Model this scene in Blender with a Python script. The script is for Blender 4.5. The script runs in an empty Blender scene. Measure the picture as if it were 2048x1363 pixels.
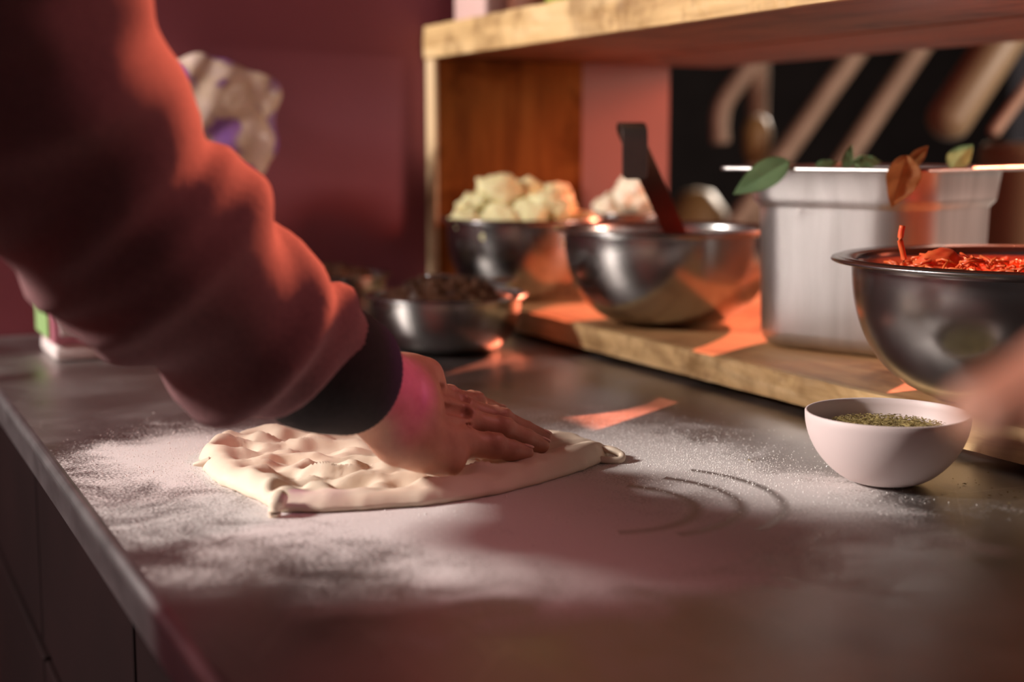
import bpy, bmesh, math, random
import numpy as np
from mathutils import Vector, Matrix, noise

S = bpy.context.scene
COL = S.collection
TZ = 0.90                      # height of the steel table top above the floor
rnd = random.Random(7)

# ------------------------------------------------------------------ camera
YAW, PITCH = math.radians(25.9), math.radians(7.84)
cam_d = bpy.data.cameras.new('camera')
cam = bpy.data.objects.new('camera', cam_d); COL.objects.link(cam)
cam.location = (0, 0, TZ + 0.28)
cam.rotation_euler = (math.pi/2 - PITCH, 0, -YAW)
cam_d.sensor_width = 36; cam_d.lens = 50; cam_d.clip_start = 0.02
cam_d.dof.use_dof = True; cam_d.dof.focus_distance = 1.24; cam_d.dof.aperture_fstop = 2.8
cam_d.dof.aperture_blades = 0
S.camera = cam

# ------------------------------------------------------------------ world, lights, exposure
w = bpy.data.worlds.new('world'); S.world = w; w.use_nodes = True
bg = w.node_tree.nodes['Background']
bg.inputs[0].default_value = (0.55, 0.44, 0.44, 1); bg.inputs[1].default_value = 0.065
S.view_settings.view_transform = 'Standard'; S.view_settings.look = 'None'
S.view_settings.gamma = 1; S.view_settings.use_curve_mapping = False
S.view_settings.exposure = 0.0

def lamp(name, kind, loc, target, energy, color, **kw):
    d = bpy.data.lights.new(name, kind); o = bpy.data.objects.new(name, d); COL.objects.link(o)
    o.location = loc
    o.rotation_euler = (Vector(target) - Vector(loc)).to_track_quat('-Z', 'Y').to_euler()
    d.energy = energy; d.color = color
    for k, v in kw.items(): setattr(d, k, v)
    return o
# daylight from the open side behind the worker
lamp('window_daylight', 'AREA', (-2.1, 2.05, TZ+1.50), (0.5, 0.95, TZ), 165, (1.0, 0.92, 0.86), shape='RECTANGLE', size=0.32, size_y=0.5)
# sun over the yard; it reaches the table only through the red tint sheet added below
lamp('yard_sun', 'SUN', (4, 3, 3), (4-0.80, 3-0.50, 3-0.42), 10.0, (1.0, 0.86, 0.72), angle=math.radians(0.8))
# pink fill over the hatch to the right, for reddish light on the arm
lamp('pink_fill', 'SPOT', (1.42, 0.72, TZ+1.02), (0.28, 0.93, TZ+0.12), 22, (1.0, 0.36, 0.37), spot_size=math.radians(52), spot_blend=.7, shadow_soft_size=.12)
# area lamp added low in the yard, for sky light on the poles
lamp('yard_fill', 'AREA', (2.95, .35, TZ+.72), (2.45, 3.0, TZ+.28), 75, (1.0, 0.82, 0.68), shape='SQUARE', size=.8)
# narrow purple spot added to tint the wrist magenta
lamp('wrist_tint_spot', 'SPOT', (1.25, 0.35, TZ+1.0), (0.386, 1.024, TZ+0.090), 30, (1.0, 0.06, 0.75), spot_size=math.radians(4.4), spot_blend=1.0, shadow_soft_size=0.01)

# ------------------------------------------------------------------ materials
def mat(name, color=(.5,.5,.5), rough=.5, metal=0.0, **kw):
    m = bpy.data.materials.new(name); m.use_nodes = True
    b = m.node_tree.nodes['Principled BSDF']
    b.inputs['Base Color'].default_value = (*color, 1); b.inputs['Roughness'].default_value = rough
    b.inputs['Metallic'].default_value = metal
    for k, v in kw.items(): b.inputs[k].default_value = v
    return m
def nodes(m): return m.node_tree.nodes, m.node_tree.links, m.node_tree.nodes['Principled BSDF']
def tex_coord(m, kind='Object', scale=(1,1,1)):
    N, L, b = nodes(m)
    tc = N.new('ShaderNodeTexCoord'); mp = N.new('ShaderNodeMapping'); mp.inputs['Scale'].default_value = scale
    L.new(tc.outputs[kind], mp.inputs[0]); return mp.outputs[0]
def noise_tex(m, vec, scale, detail=4, rough=.5, dist=0):
    N, L, b = nodes(m); n = N.new('ShaderNodeTexNoise'); L.new(vec, n.inputs['Vector'])
    n.inputs['Scale'].default_value = scale; n.inputs['Detail'].default_value = detail
    n.inputs['Roughness'].default_value = rough; n.inputs['Distortion'].default_value = dist
    return n.outputs['Fac']
def ramp(m, fac, stops):
    N, L, b = nodes(m); r = N.new('ShaderNodeValToRGB'); L.new(fac, r.inputs[0])
    e = r.color_ramp.elements
    while len(e) < len(stops): e.new(.5)
    for i, (p, c) in enumerate(stops):
        e[i].position = p; e[i].color = (*c, 1) if len(c) == 3 else c
    return r.outputs[0]
def bump(m, fac, strength=.3, dist=.002):
    N, L, b = nodes(m); bp = N.new('ShaderNodeBump'); bp.inputs['Strength'].default_value = strength
    bp.inputs['Distance'].default_value = dist; L.new(fac, bp.inputs['Height']); L.new(bp.outputs[0], b.inputs['Normal'])
def noisy(name, c1, c2, scale, rough=.6, bmp=.3, bdist=.002, vscale=(1,1,1), lo=.35, hi=.65, **kw):
    m = mat(name, c1, rough, **kw); N, L, b = nodes(m)
    v = tex_coord(m, 'Object', vscale); f = noise_tex(m, v, scale)
    L.new(ramp(m, f, [(lo, c1), (hi, c2)]), b.inputs['Base Color'])
    if bmp: bump(m, f, bmp, bdist)
    return m

def math_node(m, op, a, b_=None, clamp=False):
    N, L, b = nodes(m); n = N.new('ShaderNodeMath'); n.operation = op; n.use_clamp = clamp
    for i, x in enumerate((a, b_)):
        if x is None: continue
        if isinstance(x, (int, float)): n.inputs[i].default_value = x
        else: L.new(x, n.inputs[i])
    return n.outputs[0]

def steel_table():
    m = mat('floured_steel', (.46,.44,.43), .3, 1.0); N, L, b = nodes(m)
    co = tex_coord(m, 'Object')
    st = tex_coord(m, 'Object', (60, 2.0, 1)); brushed = noise_tex(m, st, 6, 5, .6)
    smear = noise_tex(m, co, 7, 5, .6, .4)
    sc = tex_coord(m, 'Object', (9, 3, 1))
    w1 = N.new('ShaderNodeTexVoronoi'); w1.feature = 'DISTANCE_TO_EDGE'; L.new(sc, w1.inputs['Vector']); w1.inputs['Scale'].default_value = 1.6
    scr = ramp(m, w1.outputs['Distance'], [(0.0, (1,1,1)), (0.006, (0,0,0))])
    scr = math_node(m, 'MULTIPLY', scr, ramp(m, noise_tex(m, co, 3.1, 2), [(.52,(0,0,0)), (.62,(.3,.3,.3))]))
    # flour: where it was thrown around the dough
    sx = N.new('ShaderNodeSeparateXYZ'); L.new(co, sx.inputs[0])
    def blob(cx, cy, rx, ry, rot=0):
        mp = N.new('ShaderNodeMapping'); mp.vector_type = 'TEXTURE'
        mp.inputs['Location'].default_value = (cx, cy, TZ); mp.inputs['Rotation'].default_value = (0,0,rot); mp.inputs['Scale'].default_value = (rx, ry, 1)
        L.new(co, mp.inputs[0]); g = N.new('ShaderNodeVectorMath'); g.operation = 'LENGTH'
        L.new(mp.outputs[0], g.inputs[0])
        return math_node(m, 'SUBTRACT', 1.0, g.outputs['Value'])
    parts = [blob(.46,1.03,.30,.29), blob(.66,1.08,.15,.26,-.2), blob(.52,.86,.28,.17), blob(.30,1.25,.15,.17), blob(.69,.92,.12,.12)]
    f = parts[0]
    for q in parts[1:]: f = math_node(m, 'MAXIMUM', f, q)
    n1 = noise_tex(m, co, 14, 6, .65, .6)
    f = math_node(m, 'ADD', f, math_node(m, 'MULTIPLY', math_node(m, 'SUBTRACT', n1, .5), 1.5))
    fine = noise_tex(m, co, 420, 3, .6)
    f2 = math_node(m, 'ADD', math_node(m,'MULTIPLY', f, 1.9), math_node(m, 'MULTIPLY', math_node(m, 'SUBTRACT', fine, .5), 3.0))
    # finger strokes wiped through the flour, curved arcs in front of the dough
    mask = ramp(m, f2, [(.0, (0,0,0)), (.35,(.22,.22,.22)), (.75,(.62,.62,.62)), (1.0, (.88,.88,.88))])
    arcs = None
    for (cx, cy, r, ang0, ang1, wd) in ((.535,.945,.075,-1.9,.75,.0085), (.55,.95,.10,-1.6,.6,.0085), (.56,.955,.128,-1.2,.55,.007)):
        mp = N.new('ShaderNodeVectorMath'); mp.operation = 'SUBTRACT'; L.new(co, mp.inputs[0]); mp.inputs[1].default_value = (cx, cy, 0)
        sxy = N.new('ShaderNodeSeparateXYZ'); L.new(mp.outputs[0], sxy.inputs[0])
        rr = math_node(m, 'SQRT', math_node(m, 'ADD', math_node(m,'MULTIPLY',sxy.outputs[0],sxy.outputs[0]), math_node(m,'MULTIPLY',sxy.outputs[1],sxy.outputs[1])))
        an = math_node(m, 'ARCTAN2', sxy.outputs[1], sxy.outputs[0])
        d = math_node(m, 'ABSOLUTE', math_node(m, 'SUBTRACT', rr, r))
        on = math_node(m, 'SUBTRACT', 1.0, math_node(m, 'DIVIDE', d, wd), True)
        on = math_node(m, 'MULTIPLY', on, math_node(m, 'GREATER_THAN', an, ang0)); on = math_node(m, 'MULTIPLY', on, math_node(m, 'LESS_THAN', an, ang1))
        arcs = on if arcs is None else math_node(m, 'MAXIMUM', arcs, on)
    mask = math_node(m, 'MULTIPLY', mask, math_node(m, 'SUBTRACT', 1.0, math_node(m,'MULTIPLY', arcs, 1.0)))
    mix = N.new('ShaderNodeMix'); mix.data_type = 'RGBA'; L.new(mask, mix.inputs[0])
    base = ramp(m, smear, [(.3, (.30,.28,.27)), (.7, (.46,.44,.43))])
    mx0 = N.new('ShaderNodeMix'); mx0.data_type = 'RGBA'; L.new(scr, mx0.inputs[0]); L.new(base, mx0.inputs[6]); mx0.inputs[7].default_value = (.8,.78,.75,1)
    L.new(mx0.outputs[2], mix.inputs[6]); mix.inputs[7].default_value = (.74,.70,.68,1)
    L.new(mix.outputs[2], b.inputs['Base Color'])
    L.new(math_node(m, 'SUBTRACT', 1.0, mask), b.inputs['Metallic'])
    ro = ramp(m, smear, [(.3, (.30,)*3), (.7, (.50,)*3)])
    ro = math_node(m, 'ADD', ro, math_node(m, 'MULTIPLY', mask, .5), True)
    L.new(ro, b.inputs['Roughness'])
    h = math_node(m, 'ADD', math_node(m, 'MULTIPLY', brushed, .15), math_node(m, 'MULTIPLY', math_node(m,'MULTIPLY', fine, mask), 1.0))
    bump(m, h, .45, .0010)
    return m

def wood(name, c1, c2, c3, axis='Y', rough=.6, sc=1.0):
    m = mat(name, c1, rough); N, L, b = nodes(m)
    s = {'X': (1.2,14,14), 'Y': (14,1.2,14), 'Z': (14,14,1.2)}[axis]
    v = tex_coord(m, 'Object', tuple(q*sc for q in s)); f = noise_tex(m, v, 2.2, 8, .65, .9)
    g = noise_tex(m, tex_coord(m, 'Object'), 9, 4, .6, .5)
    c = ramp(m, f, [(.30, c2), (.52, c1), (.72, c3)])
    mx = N.new('ShaderNodeMix'); mx.data_type = 'RGBA'; mx.blend_type = 'MULTIPLY'
    L.new(ramp(m, g, [(.36, (.45,.38,.30)), (.50, (1,1,1))]), mx.inputs[7]); L.new(c, mx.inputs[6]); mx.inputs[0].default_value = .85
    L.new(mx.outputs[2], b.inputs['Base Color']); bump(m, f, .6, .002)
    return m

M = {}
M['table'] = steel_table()
M['edge'] = noisy('steel_edge', (.30,.31,.31), (.52,.53,.53), 30, .33, .2, .001, (1,.4,1), metal=1.0)
M['wood'] = wood('shelf_wood', (.66,.44,.20), (.42,.25,.10), (.78,.58,.32), 'Y')
M['woodZ'] = wood('panel_wood', (.74,.54,.32), (.60,.40,.20), (.80,.62,.40), 'Z')
M['woodT'] = wood('plank_top_wood', (.50,.27,.11), (.32,.15,.06), (.58,.36,.17), 'Y')
M['woodR'] = wood('red_lit_board', (.26,.085,.035), (.16,.05,.02), (.34,.13,.05), 'Y')  # red bounce light on the underside is put into this colour
M['woodP'] = wood('shaded_panel', (.24,.075,.016), (.15,.045,.011), (.30,.11,.026), 'Z', rough=.9)  # shade inside the shelf is put into this panel colour
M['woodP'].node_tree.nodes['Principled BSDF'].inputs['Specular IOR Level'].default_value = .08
M['salmon'] = noisy('red_lit_wall', (.28,.09,.07), (.33,.11,.085), 4, .6, .1)  # plum wall as it looks in red light, put into the colour
M['steel'] = noisy('bowl_steel', (.36,.35,.34), (.48,.47,.46), 6, .24, .02, .0005, metal=1.0)
M['steel2'] = noisy('pan_steel', (.48,.47,.46), (.60,.59,.58), 5, .38, .03, .0005, (8,8,1), metal=1.0)
M['plum'] = noisy('plum_paint', (.23,.058,.080), (.28,.070,.098), 3, .75, .1, .001)
M['dark'] = noisy('dark_paint', (.007,.003,.003), (.010,.004,.004), 4, .6, .1)
M['dark'].node_tree.nodes['Principled BSDF'].inputs['Specular IOR Level'].default_value = .1
M['black'] = noisy('dark_steelwork', (.02,.018,.018), (.03,.027,.026), 4, .7, .1)
M['floor'] = noisy('floor_tiles', (.05,.04,.04), (.08,.06,.055), 3, .7, .1)
M['cheese'] = noisy('cheese', (.82,.70,.28), (.93,.86,.58), 25, .42, .6, .002, **{'Subsurface Weight': .15})
M['bread'] = noisy('bread', (.82,.70,.48), (.9,.82,.66), 50, .6, .5, .002)
M['mince'] = noisy('mince', (.045,.018,.01), (.15,.07,.035), 60, .45, .8, .003)
M['carrot'] = noisy('carrot', (.90,.09,.03), (.95,.20,.06), 60, .35, .4, .001, **{'Subsurface Weight': .2})
M['tomato'] = noisy('tomato', (.20,.015,.012), (.34,.03,.015), 60, .3, .4, .001)
M['bowl_white'] = noisy('bowl_plastic', (.76,.63,.61), (.80,.68,.66), 8, .5, .05, .0005)
M['herb'] = noisy('dried_herb', (.17,.12,.035), (.46,.36,.14), 70, .7, 0)
M['dough'] = mat('dough', (.75,.63,.49), .55, **{'Subsurface Weight': .03})
M['dough'].node_tree.nodes['Principled BSDF'].inputs['Subsurface Radius'].default_value = (.006,.003,.002)
_m = M['dough']; bump(_m, noise_tex(_m, tex_coord(_m), 160, 5, .6), .25, .0008)
M['skin'] = mat('skin', (.55,.24,.17), .48, **{'Subsurface Weight': .15})
_m = M['skin']; _n, _l, _b = nodes(_m)
_b.inputs['Subsurface Radius'].default_value = (.008,.003,.0015)
_v = tex_coord(_m); _l.new(ramp(_m, noise_tex(_m, _v, 25, 5, .6), [(.35, (.38,.15,.10)), (.65, (.52,.26,.17))]), _b.inputs['Base Color'])
bump(_m, noise_tex(_m, _v, 260, 4, .7), .35, .0007)
M['tong'] = noisy('dull_steel', (.20,.165,.15), (.27,.22,.20), 12, .38, .02, .0005, metal=1.0)
M['nail'] = mat('nail', (.66,.36,.30), .3)
M['sweat'] = noisy('sweatshirt_fleece', (.20,.090,.093), (.24,.11,.112), 300, .9, .4, .0008)
M['rib'] = noisy('rib_knit', (.011,.008,.008), (.016,.012,.012), 200, .95, .3, .0008)
M['trouser'] = noisy('denim', (.03,.03,.04), (.05,.05,.06), 200, .9, .2, .001)
M['shoe'] = mat('shoe_leather', (.02,.02,.02), .5)
M['hair'] = noisy('hair', (.03,.018,.012), (.06,.035,.02), 120, .6, .6, .003)
M['leaf'] = noisy('basil_leaf', (.22,.38,.19), (.34,.52,.28), 30, .5, .3, .001)
M['leaf_brown'] = noisy('wilted_leaf', (.42,.17,.05), (.62,.32,.12), 30, .6, .5, .001)
for k in ('leaf', 'leaf_brown'):      # thin leaves let light through
    _n, _l, _b = nodes(M[k]); tr = _n.new('ShaderNodeBsdfTranslucent'); ms = _n.new('ShaderNodeMixShader'); ms.inputs[0].default_value = .4
    _l.new(_b.inputs['Base Color'].links[0].from_socket, tr.inputs[0]); _l.new(_b.outputs[0], ms.inputs[1]); _l.new(tr.outputs[0], ms.inputs[2])
    _l.new(ms.outputs[0], _n['Material Output'].inputs[0])
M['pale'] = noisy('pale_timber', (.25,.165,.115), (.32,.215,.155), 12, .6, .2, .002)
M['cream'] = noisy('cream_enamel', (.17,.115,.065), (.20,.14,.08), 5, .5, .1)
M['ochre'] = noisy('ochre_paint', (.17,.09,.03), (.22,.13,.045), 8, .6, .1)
M['flour'] = mat('flour', (.85,.82,.79), .9)
M['pinkbox'] = noisy('pink_card', (.62,.40,.36), (.68,.46,.42), 8, .6, .1)
M['brownbox'] = noisy('brown_card', (.16,.05,.025), (.20,.07,.035), 8, .6, .1)
M['greenjar'] = noisy('green_jar', (.30,.36,.05), (.40,.46,.08), 8, .35, .1)
M['tubgreen'] = noisy('tub_green', (.22,.42,.12), (.36,.55,.22), 18, .5, .1)
M['tubwhite'] = noisy('tub_white', (.72,.62,.60), (.80,.70,.68), 8, .45, .1)
M['tubpink'] = noisy('tub_pink', (.46,.13,.19), (.62,.24,.28), 12, .5, .1)
def bag_mat():
    m = mat('printed_film', (.8,.7,.6), .25); N, L, b = nodes(m); v = tex_coord(m)
    f = noise_tex(m, v, 16, 3, .5, .5)
    c = ramp(m, f, [(.40, (.84,.64,.54)), (.50, (.78,.58,.42)), (.57, (.32,.15,.38)), (.66, (.28,.12,.42))])
    L.new(c, b.inputs['Base Color']); b.inputs['Alpha'].default_value = .82; bump(m, noise_tex(m, v, 35, 4, .6), .7, .006)
    return m
M['bag'] = bag_mat()

# ------------------------------------------------------------------ object helpers
def tag(o, label, cat, group=None, kind=None):
    o['label'] = label; o['category'] = cat
    if group: o['group'] = group
    if kind: o['kind'] = kind
    return o
def empty(name, loc):
    o = bpy.data.objects.new(name, None); COL.objects.link(o); o.location = loc; o.empty_display_size = .05
    bpy.context.view_layer.update(); return o
def link(name, me, m, parent=None, smooth=True):
    o = bpy.data.objects.new(name, me); COL.objects.link(o)
    if m is not None and not me.materials: me.materials.append(m)
    if smooth: me.polygons.foreach_set('use_smooth', [True]*len(me.polygons))
    if parent is not None:
        o.parent = parent; o.matrix_parent_inverse = parent.matrix_world.inverted() if False else Matrix.Translation(-Vector(parent.location)) if parent.parent is None else Matrix.Identity(4)
        if parent.parent is not None:
            loc = Vector(parent.parent.location)
            o.matrix_parent_inverse = (Matrix.Translation(loc) @ parent.matrix_parent_inverse @ parent.matrix_basis).inverted()
    return o
def obj(name, bm, m, parent=None, smooth=True):
    bmesh.ops.recalc_face_normals(bm, faces=bm.faces)
    me = bpy.data.meshes.new(name); bm.to_mesh(me); bm.free(); return link(name, me, m, parent, smooth)
def structure(o, label=None):
    o['kind'] = 'structure'
    if label: o['label'] = label
    return o
def box(x0,x1,y0,y1,z0,z1,bev=0, bm=None, seg=2):
    b = bmesh.new(); bmesh.ops.create_cube(b, size=1)
    for v in b.verts: v.co = Vector(((x0+x1)/2+v.co.x*(x1-x0), (y0+y1)/2+v.co.y*(y1-y0), (z0+z1)/2+v.co.z*(z1-z0)))
    if bev: bmesh.ops.bevel(b, geom=b.edges[:], offset=bev, segments=seg, affect='EDGES', profile=.5)
    if bm is None: return b
    me = bpy.data.meshes.new('t'); b.to_mesh(me); b.free(); bm.from_mesh(me); bpy.data.meshes.remove(me); return bm
def lathe(prof, n=96, loc=(0,0,0), closed=True):
    """prof: list of (r,z); closed ring profile gives a shell"""
    bm = bmesh.new(); rings = []
    for r, z in prof:
        if r < 1e-6: rings.append([bm.verts.new((loc[0], loc[1], loc[2]+z))])
        else: rings.append([bm.verts.new((loc[0]+r*math.cos(2*math.pi*k/n), loc[1]+r*math.sin(2*math.pi*k/n), loc[2]+z)) for k in range(n)])
    for a, b in zip(rings, rings[1:]):
        for k in range(n):
            q = [a[k%len(a)], a[(k+1)%len(a)], b[(k+1)%len(b)], b[k%len(b)]]
            q = list(dict.fromkeys(q))
            if len(q) > 2: bm.faces.new(q)
    return bm
def shell_profile(outer, t, lip=None):
    """outer (r,z) from the centre bottom up to the rim -> closed shell"""
    inner = []
    for i, (r, z) in enumerate(outer):
        a = Vector(outer[max(0,i-1)]); b = Vector(outer[min(len(outer)-1,i+1)]); d = (b-a).normalized()
        nrm = Vector((-d.y, d.x)); inner.append((max(0, r+nrm.x*t) if r > 0 else 0, z+nrm.y*t))
    return outer + inner[::-1]
def tube(pts, rad, n=16, sx=1.0):
    bm = bmesh.new(); rings = []
    pts = [Vector(p) for p in pts]; up = Vector((0,0,1))
    for i, p in enumerate(pts):
        d = (pts[min(i+1,len(pts)-1)] - pts[max(i-1,0)]).normalized()
        a = d.cross(up); a = a.normalized() if a.length > 1e-3 else Vector((1,0,0)); c = a.cross(d)
        r = rad[i] if isinstance(rad, (list, tuple)) else rad
        rings.append([bm.verts.new(p + a*(r*sx*math.cos(2*math.pi*k/n)) + c*(r*math.sin(2*math.pi*k/n))) for k in range(n)])
    for a, b in zip(rings, rings[1:]):
        for k in range(n): bm.faces.new((a[k], a[(k+1)%n], b[(k+1)%n], b[k]))
    bm.faces.new(rings[0][::-1]); bm.faces.new(rings[-1]); return bm
def ribbon(path, wdir, width, thick):
    """flat metal strip swept along path"""
    bm = bmesh.new(); w = Vector(wdir).normalized(); P = [Vector(p) for p in path]; rows = []
    for i, p in enumerate(P):
        d = (P[min(i+1,len(P)-1)] - P[max(i-1,0)]).normalized(); nn = d.cross(w).normalized()
        wd = width[i] if isinstance(width, (list,tuple)) else width
        rows.append([bm.verts.new(p + w*(a*wd/2) + nn*(b*thick/2)) for a, b in ((-1,-1),(1,-1),(1,1),(-1,1))])
    for a, b in zip(rows, rows[1:]):
        for k in range(4): bm.faces.new((a[k], a[(k+1)%4], b[(k+1)%4], b[k]))
    bm.faces.new(rows[0][::-1]); bm.faces.new(rows[-1]); return bm
def spline(P, n=8):
    P = [Vector(p) for p in P]; out = []
    for i in range(len(P)-1):
        p0, p1, p2, p3 = P[max(i-1,0)], P[i], P[i+1], P[min(i+2,len(P)-1)]
        for k in range(n):
            t = k/n
            out.append(.5*((2*p1)+(p2-p0)*t+(2*p0-5*p1+4*p2-p3)*t*t+(3*p1-p0-3*p2+p3)*t**3))
    out.append(P[-1]); return out

# implicit surfaces --------------------------------------------------
def surface(fn, lo, hi, h):
    """naive surface nets of fn<0 (vectorised)"""
    lo = np.array(lo, float); hi = np.array(hi, float)
    ax = [np.arange(lo[i], hi[i]+h, h) for i in range(3)]
    X, Y, Z = np.meshgrid(*ax, indexing='ij'); V = fn(X, Y, Z).astype(np.float32)
    nx, ny, nz = V.shape
    s = V < 0
    acc = np.zeros((nx-1, ny-1, nz-1, 3), np.float32); cnt = np.zeros((nx-1, ny-1, nz-1), np.float32)
    for axis in range(3):
        o = [i for i in range(3) if i != axis]
        for a in (0,1):
            for b in (0,1):
                st = [0,0,0]; st[o[0]] = a; st[o[1]] = b
                sl0 = [None]*3; sl1 = [None]*3
                for i, nn in enumerate((nx,ny,nz)):
                    if i == axis: sl0[i] = slice(0, nn-1); sl1[i] = slice(1, nn)
                    else: sl0[i] = slice(st[i], nn-1+st[i]); sl1[i] = sl0[i]
                A = V[tuple(sl0)]; B = V[tuple(sl1)]; cr = (A < 0) != (B < 0)
                t = np.where(cr, A/np.where(A-B == 0, 1, A-B), 0)
                cnt += cr
                acc[..., axis] += np.where(cr, t, 0)
                acc[..., o[0]] += cr*a; acc[..., o[1]] += cr*b
    act = cnt > 0; idx = -np.ones(act.shape, np.int64); idx[act] = np.arange(act.sum())
    base = np.stack(np.nonzero(act), -1)
    verts = lo + (base + acc[act]/cnt[act][:, None])*h
    quads = []
    for axis in range(3):
        o1, o2 = (axis+1) % 3, (axis+2) % 3
        sl0 = [slice(1,-1)]*3; sl1 = [slice(1,-1)]*3
        sl0[axis] = slice(0, V.shape[axis]-1); sl1[axis] = slice(1, V.shape[axis])
        A = s[tuple(sl0)]; B = s[tuple(sl1)]; cr = np.stack(np.nonzero(A != B), -1)
        if not len(cr): continue
        sg = A[tuple(cr.T)]
        c = cr.copy()
        for i in range(3):
            if i != axis: c[:, i] += 1
        def g(d1, d2):
            q = c.copy(); q[:, o1] -= d1; q[:, o2] -= d2; return idx[tuple(q.T)]
        Q = np.stack([g(1,1), g(0,1), g(0,0), g(1,0)], -1)
        Q[~sg] = Q[~sg][:, ::-1]; quads.append(Q)
    Q = np.concatenate(quads); Q = Q[(Q >= 0).all(1)]
    me = bpy.data.meshes.new('surf'); me.from_pydata(verts.tolist(), [], Q.tolist()); me.update(); return me
def cap(X, Y, Z, a, b, ra, rb, flat=None):
    """tapered capsule; flat=(dir, factor) squeezes thickness along dir"""
    a = np.array(a); b = np.array(b); d = b-a; L2 = d@d
    px, py, pz = X-a[0], Y-a[1], Z-a[2]
    t = np.clip((px*d[0]+py*d[1]+pz*d[2])/L2, 0, 1)
    qx, qy, qz = px-t*d[0], py-t*d[1], pz-t*d[2]
    if flat is not None:
        n = np.array(flat[0]); n = n/np.linalg.norm(n); k = 1/flat[1]-1; dn = qx*n[0]+qy*n[1]+qz*n[2]
        qx, qy, qz = qx+k*dn*n[0], qy+k*dn*n[1], qz+k*dn*n[2]
    return np.sqrt(qx*qx+qy*qy+qz*qz) - (ra+(rb-ra)*t)
def ell(X, Y, Z, c, r):
    q = np.sqrt(((X-c[0])/r[0])**2+((Y-c[1])/r[1])**2+((Z-c[2])/r[2])**2); return (q-1)*min(r)
def smin(a, b, k):
    h = np.clip(.5+.5*(b-a)/k, 0, 1); return b+(a-b)*h - k*h*(1-h)

# ------------------------------------------------------------------ the room
W0 = 2.21        # the plum wall
structure(obj('floor', box(-4, 7, -3, 9, -.05, 0), M['floor'], smooth=False))
structure(obj('wall_back', box(-3.2, 1.385, W0, W0+.12, 0, 2.9), M['plum'], smooth=False))
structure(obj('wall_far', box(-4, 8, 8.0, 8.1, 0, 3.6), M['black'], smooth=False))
structure(obj('wall_right', box(1.505, 1.60, -3.0, .95, 0, 2.9), M['plum'], smooth=False))
structure(obj('red_lit_sheet', box(1.192, 1.384, W0-.006, W0-.0005, TZ+.0, TZ+.62), M['salmon'], smooth=False), 'thin salmon sheet painted as red light on the wall behind the shelf')  # sheet colour stands in for red light on the plum wall
film = mat('red_tint_sheet', (1,.2,.08)); _n, _l, _b = nodes(film); _t = _n.new('ShaderNodeBsdfTransparent'); _t.inputs[0].default_value = (1.0,.27,.165,1)
_l.new(_t.outputs[0], _n['Material Output'].inputs[0])
bm = bmesh.new(); vs = [bm.verts.new(p) for p in ((1.62,.3,TZ+1.7),(2.42,.3,TZ+.55),(2.42,3.0,TZ+.55),(1.62,3.0,TZ+1.7))]; bm.faces.new(vs)
structure(obj('sun_tint_sheet', bm, film, smooth=False), 'unseen red sheet added outside the serving hatch to tint the sun')  # added out of view to colour the sunlight coming through the hatch
structure(obj('shade_board', box(-.56, -.50, 1.56, W0-.001, TZ+.60, TZ+.748), M['plum'], smooth=False), 'unseen board added to shade the small bowls, left of the table')  # added out of view; keeps daylight off the small bowls and plank front
structure(obj('trim_1', box(1.205, 1.49, -.6, W0, TZ+.42, TZ+.62, .004), M['woodR'], smooth=False), 'wooden header over the serving hatch')

# ------------------------------------------------------------------ steel work table
tb = empty('work_table', (.75, 1.0, 0))
tag(tb, 'long stainless steel work table dusted with flour under the dough', 'table')
bm = box(.176, 1.50, -.45, 2.205, TZ-.034, TZ, .0028)
top = obj('table_top', bm, M['table'], tb, smooth=False)
# rolled edge along the worker's side
obj('edge_trim', tube([(.1785, -.45, TZ-.0085), (.1785, 2.205, TZ-.0085)], .0085, 20), M['edge'], tb)
obj('apron', box(.1715, .176, -.45, 2.205, TZ-.036, TZ-.0085, .0012), M['edge'], tb, smooth=False)
cb = obj('cabinet', box(.215, 1.48, -.40, 2.20, .0, TZ-.036, .003), M['dark'], tb, smooth=False)
for i, y in enumerate((.0, .55, 1.10, 1.65)):
    for z0, z1 in ((.08,.60), (.62,.82)):
        dr = obj('door' if z0 < .3 else 'drawer', box(.200, .2148, y+.01-.02, y+.53, z0, z1, .003), M['dark'], tb, smooth=False)

# ------------------------------------------------------------------ wooden shelf unit
su = empty('shelf_unit', (.95, 1.2, TZ))
tag(su, 'rough pale wooden two-level shelf standing on the steel table against the plum wall', 'shelf')
def worn_board(x0, x1, y0, y1, z0, z1, seed, step=.012, amp=.0016):
    bm = box(x0, x1, y0, y1, z0, z1, .0)
    def cuts(L): return max(1, int(L/step))
    for axis, L in ((1, y1-y0), (0, min(.05, x1-x0)), (2, z1-z0)):
        pass
    e = [e for e in bm.edges if abs(e.verts[0].co.y-e.verts[1].co.y) > (y1-y0)*.5]
    bmesh.ops.subdivide_edges(bm, edges=e, cuts=cuts(y1-y0), use_grid_fill=True)
    e = [e for e in bm.edges if abs(e.verts[0].co.z-e.verts[1].co.z) > (z1-z0)*.5]
    bmesh.ops.subdivide_edges(bm, edges=e, cuts=3, use_grid_fill=True)
    for v in bm.verts:
        p = v.co.copy(); 
        if abs(p.x-x0) < 1e-5 and z0+.001 < z1:
            nz = noise.noise(Vector((seed, p.y*22, p.z*60))); n2 = noise.noise(Vector((seed+9, p.y*90, p.z*90)))
            v.co.x += amp*(nz*1.6+n2)
            if abs(p.z-z1) < 1e-5: v.co.z -= max(0, amp*(1.2*noise.noise(Vector((seed+3, p.y*40, 0)))+.6*n2)); v.co.x += amp*.8
    return bm
obj('bottom_board', box(.924, 1.49, .45, 2.172, TZ+.010, TZ+.040, .001), M['woodT'], su, smooth=False)
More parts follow.
